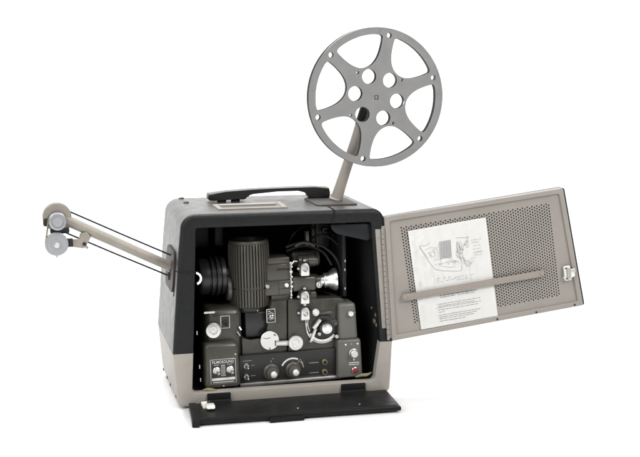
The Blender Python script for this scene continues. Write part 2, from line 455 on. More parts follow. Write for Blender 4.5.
for name, dy in (('front_flange', -.0075), ('rear_flange', .0075)):
    me = outline_mesh(sc(circ(0,0,1,160), RR), HOLES, .0013)
    me.materials.append(REELM); me.materials.append(REELSHADE)
    for p in me.polygons: p.material_index = 0
    me.transform(Matrix.Translation(HUB + Vector((0,dy,0))) @ Matrix.Rotation(PI/2,4,'X'))
    mats = [REELM]; me.materials.clear()
    fl = build(name, None, REELM if dy < 0 else REELSHADE, REEL, pre_me=me, sharp=30)  # rear flange takes the dark colour that stands for shade
    bm = NB()                                                # rolled outer rim
    lathe(bm, [(RR-.0022,-.0009),(RR+.0001,-.0009),(RR+.0007,0),(RR+.0001,.0009),(RR-.0022,.0009),(RR-.0022,-.0009)], HUB+Vector((0,dy,0)), (math.sin(math.radians(1.7))*0,1,0), 128)
    rm = build('rim_bead', bm, REELM if dy < 0 else REELSHADE, fl)
bm = NB()
lathe(bm, [(RR*.190,-.0068),(RR*.190,.0068),(RR*.150,.0068),(RR*.150,-.0068),(RR*.190,-.0068)], HUB, (0,1,0), 48)
build('hub_core', bm, REELSHADE, REEL)
XFG = Matrix.Identity(4)

# ------------------------------------------------------------------ open door (in its own frame, leaning with the hinge)
DA = Vector((.2000, 0, .1031)); DX = Vector((.9875,-.0686,.1420)).normalized(); DZ = Vector((-.1409,.0202,.9898)); DZ = (DZ-DX*DZ.dot(DX)).normalized(); DN = DX.cross(DZ)
DM = Matrix(((DX.x,-DN.x,DZ.x,DA.x),(DX.y,-DN.y,DZ.y,DA.y),(DX.z,-DN.z,DZ.z,DA.z),(0,0,0,1)))     # local x along, y away from the viewer, z up
dq = [(-.0026,.0003),(.3676,.0006),(.3524,.2257),(.0137,.2277)]            # inner pan outline, from the hinge foot
def lerp_q(q, d):
    """inset the quad by d on every side"""
    out = []
    n = len(q)
    for i in range(n):
        p, a, b = Vector(q[i]), Vector(q[i-1]), Vector(q[(i+1)%n])
        e1 = (a-p).normalized(); e2 = (b-p).normalized(); s = abs(e1.x*e2.y-e1.y*e2.x)
        out.append(tuple(p + (e1+e2)*(d/s)))
    return out
def fillet(q, r, k=4):
    out = []; n = len(q)
    for i in range(n):
        p, a, b = Vector(q[i]), Vector(q[i-1]), Vector(q[(i+1)%n])
        s = p+(a-p).normalized()*r; e = p+(b-p).normalized()*r
        for j in range(k+1):
            t = j/k; out.append(tuple((1-t)**2*s + 2*t*(1-t)*p + t*t*e))
    return out
def loopq(q, d, y, r=.004): return [(x, y, z) for x, z in fillet(lerp_q(q, d), r)]
# outer skin (dark), its edge shows a little past the pan
dqo = [(-.0010,.0000),(.3718,.0000),(.3564,.2252),(.0150,.2266)]
bm = ring_skin([loopq(dqo,.004,.030), loopq(dqo,.001,.027), loopq(dqo,0,.023), loopq(dqo,0,.003), loopq(dqo,.0008,.0022), loopq(dqo,.004,.002)])
bm.faces.new([v for v in bm.verts][:20])
door = build('door', bm, BEZEL, PJ, xf=DM)
# pan: raised rim, sunk border
bm = ring_skin([loopq(dq,0,.012), loopq(dq,0,-.0012), loopq(dq,.0008,-.0024), loopq(dq,.0082,-.0024), loopq(dq,.0092,-.0016), loopq(dq,.0096,.0014), loopq(dq,.0124,.0015), ], cap_last=False)
pan = build('door_rim', bm, DOORP, door, xf=DM)
# perforated sheet with real holes
outer = fillet(lerp_q(dq, .0120), .003)
pq = [(.0455,.0262),(.3240,.0275),(.3225,.2003),(.0430,.2030)]
def inside(q, x, z, m):
    for i in range(4):
        a, b = q[i], q[(i+1)%4]
        ex, ez = b[0]-a[0], b[1]-a[1]; l = math.hypot(ex, ez)
        if (ex*(z-a[1]) - ez*(x-a[0]))/l < m: return False
    return True
rh = .00158; ncol, nrow = 62, 33                      # columns stand upright, every other one half a step up
def pmap(u, v):
    p = (Vector(pq[0])*(1-u)+Vector(pq[1])*u)*(1-v) + (Vector(pq[3])*(1-u)+Vector(pq[2])*u)*v
    return (p.x, p.y)
bm = NB(); PC = {}
def pv_(x, z, y=.0016):
    k = (round(x,6), round(z,6), y)
    if k not in PC: PC[k] = bm.verts.new((x, y, z))
    return PC[k]
du, dv = 1/(ncol-1), 1/(nrow-1)
for c in range(ncol):
    u0 = (c-.5)*du; odd = c % 2
    for r in range(nrow - odd):
        vc = (r+.5*odd)*dv; cx, cz = pmap(c*du, vc)
        O = [pv_(*pmap(u0+(a+1)*du*.5, vc+b*dv*.5)) for a, b in ((1,0),(1,1),(0,1),(-1,1),(-1,0),(-1,-1),(0,-1),(1,-1))]
        I = [pv_(cx+rh*math.cos(PI/4*k), cz+rh*math.sin(PI/4*k)) for k in range(8)]
        J = [pv_(cx+rh*math.cos(PI/4*k), cz+rh*math.sin(PI/4*k), .0030) for k in range(8)]
        for k in range(8):
            j = (k+1) % 8
            bm.faces.new([O[k],O[j],I[j],I[k]]); bm.faces.new([I[k],I[j],J[j],J[k]])
    if odd:
        for v0, v1 in ((-.5*dv, 0), (1, 1+.5*dv)):
            bm.faces.new([pv_(*pmap(u0,v0)),pv_(*pmap(u0+du,v0)),pv_(*pmap(u0+du,v1)),pv_(*pmap(u0,v1))])
IQ = [pv_(*pmap(a,b)) for a, b in ((-.5*du,-.5*dv),(1+.5*du,-.5*dv),(1+.5*du,1+.5*dv),(-.5*du,1+.5*dv))]
OV = [pv_(x, z) for x, z in outer]
for i in range(4):
    j = (i+1) % 4
    bm.faces.new(OV[5*i+2:5*i+5] + OV[5*j:5*j+3] + [IQ[j], IQ[i]])
bmesh.ops.recalc_face_normals(bm, faces=bm.faces[:])
perf = build('perforated_panel', bm, DOORP, door, xf=DM)
bm = NB(); bq = lerp_q(dq, .014); prism(bm, bq, .014, .016); build('sound_cloth', bm, LINING, door, xf=DM)
# retaining bar with rounded ends
bm = NB()
bx0, bz0, bx1, bz1 = .0316, .0767, .2931, .0756
ang = math.atan2(bz1-bz0, bx1-bx0)
L = math.hypot(bx1-bx0, bz1-bz0)
P = []
for i in range(13): a = PI/2 + PI*i/12; P.append((.0062*math.cos(a), .0062*math.sin(a)))
for i in range(13): a = -PI/2 + PI*i/12; P.append((L+.0050*math.cos(a), .0058*math.sin(a)))
P = [(bx0+x*math.cos(ang)-z*math.sin(ang), bz0+x*math.sin(ang)+z*math.cos(ang)) for x, z in P]
prism(bm, P, -.0062, -.0040, .0007)
bar = build('retaining_bar', bm, BARP, door, xf=DM)
for x, z in ((bx0, bz0), (bx1, bz1)):
    bm = NB(); lathe(bm, [(.0042,0),(.0038,.0014),(.0018,.0022),(0,.0023)], (x,-.0060,z), (0,-1,0), 20)
    tube(bm, [(x,-.0042,z),(x,.003,z)], .0035, 12)
    build('rivet', bm, BARP, bar, xf=DM)
for x, z in ((.1992,.0048),(.275,.0042),(.3505,.0046)):
    bm = NB(); lathe(bm, [(.0019,0),(.0017,.0012),(0,.0014)], (x,-.0022,z), (0,-1,0), 14); build('screw', bm, RUBBER, door, xf=DM)
# latch
LM = DM @ Matrix.Translation((.0135,-.0022,-.0022))
bm = NB()
prism(bm, rrect(.3225,.3345,.0560,.0830,.0015,3), -.0046, .0016, .0008)
latch = build('latch', bm, LATCHM, door, xf=LM)
bm = NB(); prism(bm, [(.3195,.0605),(.3235,.0590),(.3235,.0660),(.3195,.0650)], -.0060, -.002, .0006)
prism(bm, [(.3335,.0605),(.3405,.0620),(.3420,.0660),(.3400,.0685),(.3440,.0720),(.3430,.0765),(.3335,.0770)], -.0068, -.002, .0008)
build('latch_lever', bm, NICKEL, latch, xf=LM)
bm = NB(); tube(bm, [(.3285,-.0078,.058),(.3285,-.0078,.081)], .0022, 12); build('latch_pin', bm, STEEL, latch, xf=LM)
for z in (.0595,.0795):
    bm = NB(); lathe(bm, [(.0016,0),(.0012,.0009),(0,.001)], (.3255,-.0046,z), (0,-1,0), 12); build('screw', bm, RUBBER, latch, xf=LM)
# piano hinge: leaf on the case front, knuckle along the door edge
h0 = Vector((.1915,-.0016,.1060)); h1 = Vector((.1785,.0012,.3110))
hd = (h1-h0).normalized()
bm = NB()
prism(bm, [(.1788,.1275),(.1885,.1275),(.1765,.3090),(.1648,.3090)], -.0012, .0010, .0005)
leaf = build('hinge_leaf', bm, DOORP, PJ, xf=Matrix(((1,0,0,0),(0,1,.0153,-.0153*ZS),(0,0,1,0),(0,0,0,1))))
bm = NB()
n = 21
for i in range(n):
    a = h0.lerp(h1, (i+.04)/n); b = h0.lerp(h1, (i+.96)/n)
    tube(bm, [a+Vector((-.0012,-.0012,0)), b+Vector((-.0012,-.0012,0))], .0026, 10)
build('hinge_knuckle', bm, DOORP, leaf)
bm = NB()
a, b = h0.lerp(h1,.02), h0.lerp(h1,.98)
prism(bm, [(-.0078,.006),(.0010,.006),(.0155,.212),(.0065,.212)], -.0010, .0006, .0004)
build('hinge_leaf', bm, DOORP, door, xf=DM)
for t in (.08,.36,.64,.92):
    p = Vector((.1828,-.0010,.1275)).lerp(Vector((.1698,.0018,.3090)), t)
    bm = NB(); screw(bm, p.x, p.y+.0003, p.z, .0024, .0010); build('screw', bm, DOORP, leaf)

# ------------------------------------------------------------------ instruction sheet behind the bar
pc = [(.0545,.0110),(.2015,.0102),(.2003,.1963),(.0535,.1955)]      # BL BR TR TL
SHEET_O = DM @ Vector((.124,-.0008,.103))
bm = NB(); nx, nz = 12, 16; G = []
for j in range(nz+1):
    row = []
    for i in range(nx+1):
        u, v = i/nx, j/nz
        p = (Vector(pc[0])*(1-u)+Vector(pc[1])*u)*(1-v) + (Vector(pc[3])*(1-u)+Vector(pc[2])*u)*v
        w = -.0002 - .0011*(2*u-1)**2*(v-.4)**2*2 - .0003*math.sin(u*5+v*3)
        row.append(bm.verts.new((p.x, w, p.y)))
    G.append(row)
for j in range(nz):
    for i in range(nx): bm.faces.new([G[j][i],G[j][i+1],G[j+1][i+1],G[j+1][i]])
bmesh.ops.solidify(bm, geom=bm.faces[:], thickness=.0003)
bmesh.ops.recalc_face_normals(bm, faces=bm.faces[:])
SHEET = build('instruction_sheet', bm, PAPER, None, xf=DM, org=SHEET_O)
SHEET['label'] = 'white printed threading instruction sheet held by a bar against the perforated open door'; SHEET['category'] = 'paper sheet'
# print: picture coordinates of the sheet -> sheet plane
TLc, TRc, BLc = Vector((28,75)), Vector((300,28)), Vector((75,417))
ua, va = TRc-TLc, BLc-TLc; det = ua.x*va.y-ua.y*va.x
def sp(x, y):
    d = Vector((x,y))-TLc
    u = (d.x*va.y-d.y*va.x)/det; v = 1-(ua.x*d.y-ua.y*d.x)/det
    p = (Vector(pc[0])*(1-u)+Vector(pc[1])*u)*(1-v) + (Vector(pc[3])*(1-u)+Vector(pc[2])*u)*v
    w = -.0002 - .0011*(2*u-1)**2*(v-.4)**2*2 - .0003*math.sin(u*5+v*3)
    return Vector((p.x, w-.00045, p.y))
def stroke(bm, pts, wd=.00045, jit=0):
    P = [sp(*p) for p in pts]
    for a, b in zip(P, P[1:]):
        d = b-a
        if d.length < 1e-6: continue
        s = Vector((-d.z,0,d.x)).normalized()*wd/2
        f = bm.faces.new([bm.verts.new(a-s), bm.verts.new(b-s), bm.verts.new(b+s), bm.verts.new(a+s)])
def words(bm, x0, y0, x1, wd=.0009, h=0):
    x = x0; sl = -.158
    while x < x1:
        l = random.uniform(6, 17); e = min(x+l, x1)
        xx = x
        while xx < e:                                           # little broken letters
            k = random.uniform(1.2, 2.8)
            stroke(bm, [(xx, y0+(xx-x0)*sl+random.uniform(-.4,.4)), (min(xx+k, e), y0+(xx+k-x0)*sl+random.uniform(-.4,.4))], wd*random.uniform(.7,1.2))
            xx += k + random.uniform(.05,.35)
        x += l + random.uniform(1.6, 3.2)
def ring(bm, x, y, r, k=12, w=.0004): stroke(bm, [(x+r*math.cos(2*PI*i/k), y+r*math.sin(2*PI*i/k)) for i in range(k+1)], w)
bm = NB()
stroke(bm, [(68,128),(92,166),(112,194),(125,208),(150,212),(205,214),(217,210),(217,196)], .0007)
stroke(bm, [(68,128),(72,126),(88,126),(98,121),(105,114)], .0005)
stroke(bm, [(68,128),(100,170)], .0004)
stroke(bm, [(88,140),(104,133),(128,132),(133,150),(133,168)], .0004); stroke(bm, [(98,150),(118,146),(124,160),(112,166),(98,150)], .0004)
for i in range(9): stroke(bm, [(138+i*4.6,112-i*.7),(143+i*4.6,172-i*.7)], .0006)
for i in range(11): stroke(bm, [(137+i*.5,113+i*5.8),(177+i*.5,106+i*5.8)], .0004)
stroke(bm, [(134,120),(140,168),(146,186)], .0004)
stroke(bm, [(195,99),(215,98),(230,99),(240,94),(232,110),(222,128),(218,150),(222,172),(232,190)], .0007)
for i in range(7): ring(bm, 203+random.uniform(-4,10), 117+i*8, random.uniform(2,4.5)); 
stroke(bm, [(198,112),(204,150),(212,165)], .0005); stroke(bm, [(206,114),(212,140),(208,158),(216,176)], .0008); stroke(bm, [(202,140),(222,137)], .0006)
ring(bm, 236,126,5); ring(bm, 214,136,4)
stroke(bm, [(222,165),(232,182),(240,176),(250,186),(246,196),(234,196),(228,184)], .0007)
ring(bm, 143,192,4); ring(bm, 190,186,4); stroke(bm, [(120,192),(205,178)], .0003); stroke(bm, [(150,160),(218,186),(217,212)], .0004)
for i in range(14): stroke(bm, [(139+i*2.9,112-i*.45),(144+i*2.9,172-i*.45)], .00035)
for x, y, r in ((205,122,3),(209,131,2.5),(203,146,3.5),(213,152,2.5),(220,140,3),(227,121,3.5),(236,112,2.5),(216,168,3),(226,176,2.5),(240,188,4)): ring(bm, x, y, r, 10, .0005)
for P in ([(200,112),(198,130),(206,150)],[(210,110),(218,124),(210,142),(214,160)],[(196,160),(206,164),(214,176),(226,188)],[(104,150),(110,158),(104,164)],[(112,140),(126,137)],[(120,176),(134,172),(146,174)],[(160,182),(176,178),(186,180),(200,176)],[(150,196),(168,200),(196,198)]): stroke(bm, P, .0005)
for x, y in ((118,144),(122,150),(108,158),(140,188),(194,182),(170,188)): ring(bm, x, y, 1.6, 8, .0005)
for x0, y0, x1 in ((248,107,284),(252,113,276),(258,126,282),(258,150,288),(270,146,290),(248,170,266),(245,186,256),(250,118,280),(256,138,286),(262,158,288),(250,178,262)): words(bm, x0, y0, x1, .0006)
for x0, y0, x1 in ((128,240,144),(128,246,138),(152,238,160),(168,236,180),(186,240,214),(192,234,210),(206,232,226),(232,230,238),(245,226,262),(128,252,150),(160,246,190),(200,244,240)): words(bm, x0, y0, x1, .0006)
for x in (134,156,172,232,250): stroke(bm, [(x,228),(x+2,242)], .0003)
for x in (120,150,245,270): stroke(bm, [(x,216-(x-120)*.15),(x+3,262-(x-120)*.15)], .0002)
bmesh.ops.recalc_face_normals(bm, faces=bm.faces[:])
build('threading_diagram', bm, INK, SHEET, xf=DM)
bm = NB()
words(bm, 140,299,270,.0016); words(bm, 141,305,196,.0011); words(bm, 205,295,262,.0010)
for x0, y0, x1 in ((134,329,284),(134,336,262),(134,341,286),(134,349,276),(136,357,158),(138,367,284),(138,374,272),(140,380,262),(140,388,234)): words(bm, x0, y0, x1, .0009)
for x, y in ((127,330),(127,343),(131,368)): words(bm, x, y, x+3, .0009)
build('instruction_text', bm, INKD, SHEET, xf=DM)

# ------------------------------------------------------------------ fold-down flap lying in front
def fquad(q, z): return [(x, y, z) for x, y in q]
fq = [(-.1700,.0005),(-.1755,-.0930),(.1837,-.1010),(.1888,.0025)]
def insq(q, d): return lerp_q(q, d)
bm = ring_skin([fquad(insq(fq,.002),.0035), fquad(fq,.0050), fquad(fq,.0100), fquad(insq(fq,.0012),.0118), fquad(insq(fq,.0050),.0120), fquad(insq(fq,.0062),.0132)])
bm.faces.new([v for v in bm.verts][:4])
flap = build('fold_down_flap', bm, FLAP, PJ)
bm = NB(); prism(bm, [(-.1736,.0016),(-.1815,-.0965),(-.1690,-.0985),(-.1620,.0006)], .0, .0125, .0012)
build('end_lip', bm, FLAP, flap, xf=Matrix(((1,0,0,0),(0,0,1,0),(0,1,0,.0005),(0,0,0,1))))
bm = NB(); box(bm, -.050, .010, -.1030, -.092, .0005, .0085, .001); build('finger_pull', bm, FLAP, flap)
for x0, x1 in ((-.1405,-.0990),(.1042,.1494)):
    bm = NB(); box(bm, x0, x1, .0018, .0080, .0100, .0265, .0012)
    tube(bm, [(x0,.0012,.0120),(x1,.0012,.0120)], .0040, 12); box(bm, x0+.001, x1-.001, -.010, .001, .0095, .0142, .0008)
    build('hinge_tab', bm, FLAP, flap)
for x, y in ((.0057,-.0722),(.1155,-.0756)):
    bm = NB(); lathe(bm, [(.0022,0),(.0018,.0010),(0,.0012)], (x,y,.0130), (0,0,1), 14); build('rivet', bm, STEEL, flap)
# cream catch on the flap
bm = NB()
box(bm, -.1545, -.1370, -.040, -.016, .0130, .0165, .0012)
box(bm, -.1500, -.1350, -.054, -.032, .0160, .0225, .0022, 3, ty0=.004, ty1=.003)
catch = build('catch', bm, LATCHM, flap)
bm = NB(); tube(bm, [(-.1555,-.0250,.0185),(-.1410,-.0250,.0185)], .0038, 14); build('catch_roller', bm, LATCHM, catch)
bm = NB(); box(bm, -.1460, -.1415, -.034, -.027, .0180, .0232, .001); build('catch_hook', bm, RUBBER, catch)

# ------------------------------------------------------------------ take-up arm on the left side
XFG = affine((.0010,.9642,-.0175,-.0169), (.0172,.0189,-.0198,.9706), -.035)
bm = NB(); prism(bm, rrect(-.140,-.034,.2030-ZS,.2760-ZS,.018,6), -.0004, .0030, .0010)
# swing the plate onto the side wall, which leans with the case
aplate = build('arm_mount_plate', bm, SOCKM, PJ, xf=XFG.inverted() @ WALL)
# rod, a flattened bar
a0 = Vector((-.186,.110,.2350)); a1 = Vector((-.372,.110,.3320)); ad = (a1-a0).normalized()
bm = NB()
tube(bm, [a0, a0+ad*.012, a0+ad*.03, a0+ad*.12, a1-ad*.02, a1, a1+ad*.012], [.0082,.0088,.0090,.0092,.0096,.0098,.0085], 20)
farm = build('side_arm', bm, ARMP, PJ)
bm = NB(); tube(bm, [a0-ad*.004, a0+ad*.010], .0112, 20); build('arm_collar', bm, BLACK, farm)
HC = Vector((-.3945,.110,.3425))
bm = NB(); lathe(bm, [(0,-.005),(.0235,-.005),(.0255,-.0035),(.0255,.0015),(.0225,.003),(.0225,.006),(.0252,.0075),(.0252,.011),(0,.011)], HC, (0,1,0), 48)
head = build('arm_pulley', bm, ARMP, farm)
bm = NB(); disc(bm, (-.3948,.106,.3370), (0,-1,0), .0162, .006, .001, 32); build('roller_seat', bm, BLACK, farm)
bm = NB(); lathe(bm, [(.0115,0),(.0152,0),(.0156,.001),(.0156,.003),(.0128,.004),(.0128,.017),(.0152,.018),(.0152,.020),(.0140,.021),(.0118,.0212),(.0112,.0200),(.0095,.0196),(.0088,.0210),(0,.0212)], (-.3948,.100,.3370), (0,-1,0), 40)
roll = build('film_roller', bm, DISCM, farm)
LC = Vector((-.3985,.098,.2966))
bm = NB(); lathe(bm, [(0,0),(.0190,0),(.0205,.001),(.0205,.004),(.0175,.005),(.0175,.009),(.0207,.010),(.0207,.0128),(.0198,.0138),(.0172,.0139),(.0168,.0132),(.0095,.0132),(.0092,.0140),(0,.0140)], LC, (0,-1,0), 44)
low = build('guide_roller', bm, DISCM, farm)
bm = NB(); disc(bm, LC+Vector((.0008,-.0138,-.001)), (0,-1,0), .0062, .0028, .001, 6); disc(bm, LC+Vector((.0008,-.0160,-.001)), (0,-1,0), .0034, .0035, .0006, 16)
build('nut', bm, NICKEL, low)
bm = NB(); disc(bm, LC+Vector((-.0005,-.006,-.0205)), (0,0,-1), .0018, .0040, .0005, 10); build('pin', bm, STEEL, low)
# the lever that carries the lower roller
bm = NB(); prism(bm, [(-.372,.2885),(-.352,.2845),(-.3465,.2865),(-.3420,.2985),(-.3370,.3040),(-.3440,.3140),(-.3560,.3115),(-.3585,.3010),(-.372,.3015)], .098, .106, .0012)
lev = build('roller_lever', bm, ARMP, farm)
bm = NB(); box(bm, -.383, -.369, .097, .109, .2885, .3030, .0015); build('lever_block', bm, RUBBER, lev)
bm = NB(); screw(bm, -.3495, .0982, .2925, .0034, .0020); build('screw', bm, RUBBER, lev)
bm = NB(); disc(bm, (-.3465,.100,.2880), (.35,0,-.9), .0028, .0050, .0006, 10); build('lever_tip', bm, DISCM, lev)
bm = NB(); box(bm, -.4195, -.4085, .100, .112, .3270, .3410, .003); box(bm, -.408, -.374, .104, .112, .3120, .3235, .003); build('pulley_block', bm, RUBBER, farm)
bm = NB(); tube(bm, smooth_curve([(-.4098,.090,.3420),(-.4110,.090,.3350),(-.4150,.090,.3120),(-.4172,.090,.3010)],5), .0016, 8); build('film_guide', bm, STRAPM, farm)
# belts: over the head pulley and back into the case
pv = Vector((ad.z,0,-ad.x)); 
b0 = Vector((-.3620,.1165,.3450)); b1 = Vector((-.1960,.1165,.2615)); c0 = Vector((-.392,.1165,.3180)); c1 = Vector((-.1975,.1165,.2215))
bm = NB(); bd = (b1-b0).normalized()
tube(bm, [b0-bd*.012, b0, b0.lerp(b1,.5)+Vector((0,0,-.0004)), b1, b1+bd*.008], .0016, 10); build('drive_belt', bm, RUBBER, farm)
bm = NB(); tube(bm, [c0, c0.lerp(c1,.5)+Vector((0,0,-.0006)), c1, c1+(c1-c0).normalized()*.008], .0016, 10); build('drive_belt', bm, RUBBER, farm)
bm = NB(); box(bm, -.2000,-.1900,.110,.122,.2145,.2290,.001); build('belt_port', bm, RUBBER, farm)
XFG = affine((.0089,.9841,-.0052,-.0211), (.0060,.0183,-.0226,.9899))     # the mechanism sits a degree turned in the case
# white loop tag on the left edge of the opening
bm = NB(); prism(bm, sector(-.1645,.2345,.0082,.0118,-72,78), .003, .0062, .0006)
build('white_loop', bm, WHITE, PJ, xf=Matrix.Translation((-.0015,-.0045,0)))

# ------------------------------------------------------------------ the mechanism
# finned lamp house
LX, LY = -.0535, .085
def fins(bm):
    seg = 42; t = NB(); rings = []
    prof = [(.166,.86,0),(.1625,.93,0),(.1650,1.,1),(.182,1.005,1),(.1975,1.01,1),(.1977,.945,0),(.2005,.945,0),(.2007,1.01,1),(.225,1.012,1),(.255,1.008,1),(.2785,.985,1),(.2805,.955,0)]
    for z, k, f in prof:
        R0 = .0378*k; ring = []
        for i in range(seg):
            a0 = 2*PI*i/seg
            for da, rr in ((-.27,R0),(.27,R0),(.36,R0-(.0058 if f else 0)),(.64,R0-(.0058 if f else 0))):
                a = a0 + da*2*PI/seg*1.0
                ring.append(t.verts.new((LX+rr*math.cos(a), LY+rr*math.sin(a), z)))
        rings.append(ring)
    for A, B in zip(rings, rings[1:]):
        n = len(A)
        for i in range(n): j=(i+1)%n; t.faces.new([A[i],A[j],B[j],B[i]])
    t.faces.new(rings[0])
    _merge(bm, t)
bm = NB(); fins(bm)
lamp = build('lamp_house', bm, FINS, PJ, sharp=40)
bm = NB(); lathe(bm, [(.0355,0),(.0364,.001),(.0364,.0050),(.0356,.0062),(.0342,.0064),(.0328,.0052),(.0318,.001),(.0310,-.016),(0,-.016)], (LX,LY,.2800), (0,0,1), 64)
build('cap_ring', bm, FINS, lamp)
bm = NB(); lathe(bm, [(0,.0),(.029,0),(.029,.006),(0,.006)], (LX,LY,.2650), (0,0,1), 40); build('vent_core', bm, LINING, lamp)
bm = NB(); lathe(bm, [(0,0),(.031,0),(.033,.003),(.033,.010),(.0,.010)], (LX,LY,.1540), (0,0,1), 48); build('lamp_socket', bm, BLACK, lamp)
bm = NB(); box(bm, -.0690,-.0275,.055,.12,.108,.155,.003); build('lamp_base', bm, BLACK, PJ)
bm = NB(); screw(bm, -.0465, .0515, .1585, .0016, .001); build('screw', bm, STEEL, lamp)

# motor on the left with ribbed blower
bm = NB(); lathe(bm, [(0,-.150),(.024,-.150),(.0315,-.147),(.0335,-.143),(.0335,-.131),(.0300,-.130),(.0300,-.127),(.0350,-.126),(.0355,-.121),(.0310,-.120),(.0310,-.1175),(.0362,-.1165),(.0366,-.1115),(.0315,-.1105),(.0315,-.108),(.0350,-.107),(.0345,-.100),(.0300,-.098),(0,-.098)], (0,.092,.2205), (1,0,0), 48)
motor = build('blower_motor', bm, BLACK, PJ)
bm = NB(); lathe(bm, [(0,0),(.0215,0),(.0225,.001),(.0225,.0065),(.0185,.0085),(0,.0085)], (-.0985,.078,.1985), (1,0,-.0), 36); build('motor_end_cap', bm, OLIVE2, motor)
bm = NB(); box(bm, -.108,-.080,.082,.115,.214,.236,.004); build('motor_bracket', bm, OLIVE, motor)

# gate block right of the lamp house
bm = NB(); box(bm, -.0245,.0188,.060,.14,.2010,.2400,.0015); box(bm, -.0270,.0188,.064,.15,.238,.2515,.0015)
gate = build('film_gate', bm, OLIVE2, PJ)
bm = NB(); box(bm, -.0290,.0188,.056,.10,.1835,.2095,.0012); box(bm, -.0180,.0172,.0585,.10,.1705,.1850,.001)
plate = build('gate_cover', bm, OLIVE2, gate)
bm = NB(); box(bm, -.006,.0195,.0575,.0602,.2300,.2316,.0003,1); build('gate_seam', bm, RUBBER, gate)
bm = NB(); box(bm, -.006,.019,.0556,.0562,.1945,.1952,.0001,1); box(bm, -.0048,-.0042,.0556,.0562,.184,.2090,.0001,1); build('cover_seam', bm, RUBBER, gate)
for x, z in ((-.0262,.2015),(.0098,.2015)):
    bm = NB(); disc(bm, (x,.0562,z), (0,-1,0), .0043, .0048, .001, 20); disc(bm, (x,.0520,z), (0,-1,0), .0018, .0016, .0003, 12)
    build('bolt', bm, CHROME if x > 0 else STEEL, plate)
bm = NB()
for i, z in enumerate((.2425,.2355,.226,.2165,.207,.1985,.1900,.1825,.1775)):
    disc(bm, (.0190+random.uniform(-.0012,.0012), .0560, z), (0,-1,0), random.uniform(.0018,.0030), .004, .0006, 12)
box(bm, .0178,.0205,.0560,.066,.1775,.2420,.0005); tube(bm, [(.0195,.055,.2385),(.0250,.055,.2452),(.0310,.056,.2440)], .0014, 8)
build('gate_spring', bm, NICKEL, gate)

# lens in its mount
bm = NB(); box(bm, .0215,.0650,.050,.105,.1880,.2155,.004,3); box(bm, .060,.0785,.056,.10,.1905,.2120,.004,3)
lensm = build('lens_mount', bm, OLIVE2, PJ)
bm = NB(); lathe(bm, [(0,0),(.0085,0),(.0085,.004),(.0100,.0045),(.0100,.011),(.0138,.0120),(.0142,.0150),(.0132,.0160),(.0138,.0200),(.0195,.0285),(.0205,.0300),(.0210,.0325),(.0208,.0352),(.0196,.0358),(.0186,.0348),(.0150,.0310),(0,.0300)], (.0715,.066,.2035), (1,-.10,.045), 44)
lens = build('projection_lens', bm, CHROME, PJ)
bm = NB(); disc(bm, (.0705,.052,.1990), (0,-1,0), .0060, .0050, .001, 20); disc(bm, (.0705,.0475,.1990), (.4,-.9,.2), .0042, .0040, .001, 16); build('focus_knob', bm, NICKEL, lensm)

# upper gear housing
bm = NB(); lathe(bm, [(0,0),(.0090,0),(.0100,.001),(.0100,.018),(.0112,.019),(.0112,.032),(.0102,.033),(.0090,.040),(.0070,.041),(0,.041)], (.0375,.080,.2405), (1,0,-.02), 30)
upper = build('sprocket_drum', bm, OLIVE2, PJ)
bm = NB(); lathe(bm, [(.0128,-.0015),(.0142,0),(.0128,.0015),(.0115,0),(.0128,-.0015)], (.076,.082,.243), (1,0,0), 28); build('drum_ring', bm, OLIVE, upper)
bm = NB(); box(bm, .030,.085,.095,.18,.226,.256,.006,3); build('gear_head', bm, OLIVE, PJ)
bm = NB(); box(bm, .0540,.0605,.078,.090,.2690,.2960,.0015); build('gear_post', bm, OLIVE2, PJ)
bm = NB()
tube(bm, smooth_curve([(.018,.090,.266),(.040,.085,.2735),(.060,.085,.2735),(.085,.083,.2660),(.108,.080,.246),(.1205,.08,.215),(.1225,.085,.160)],8), .0026, 10)
tube(bm, smooth_curve([(.020,.095,.258),(.044,.09,.2665),(.066,.09,.2650),(.090,.088,.252),(.104,.085,.228)],8), .0024, 10)
tube(bm, smooth_curve([(.062,.092,.2740),(.080,.10,.2830),(.105,.10,.278),(.128,.10,.252),(.137,.10,.205)],8), .0022, 10)
build('cable', bm, RUBBER, PJ)
bm = NB(); tube(bm, smooth_curve([(.034,.080,.2690),(.044,.076,.2745),(.058,.076,.2735),(.070,.078,.2680)],6), .0030, 10); build('cable_clip', bm, OLIVE2, PJ)

# faint fittings in the dark upper right of the case
bm = NB(); box(bm, .083,.118,.150,.162,.252,.300,.002); box(bm, .090,.096,.140,.152,.236,.310,.001); build('rear_plate', bm, OLIVE, PJ)
bm = NB(); disc(bm, (.107,.150,.286), (0,-1,0), .0060, .010, .001, 20); build('terminal_post', bm, OLIVE2, PJ)
bm = NB(); tube(bm, smooth_curve([(.107,.140,.286),(.122,.125,.276),(.133,.12,.240),(.131,.12,.195),(.120,.12,.165)],8), .0020, 10); build('cable', bm, BLACK, PJ)
bm = NB(); tube(bm, smooth_curve([(.030,.13,.262),(.040,.12,.285),(.056,.125,.296),(.078,.14,.296),(.092,.146,.288)],8), .0018, 10); build('cable', bm, BLACK, PJ)
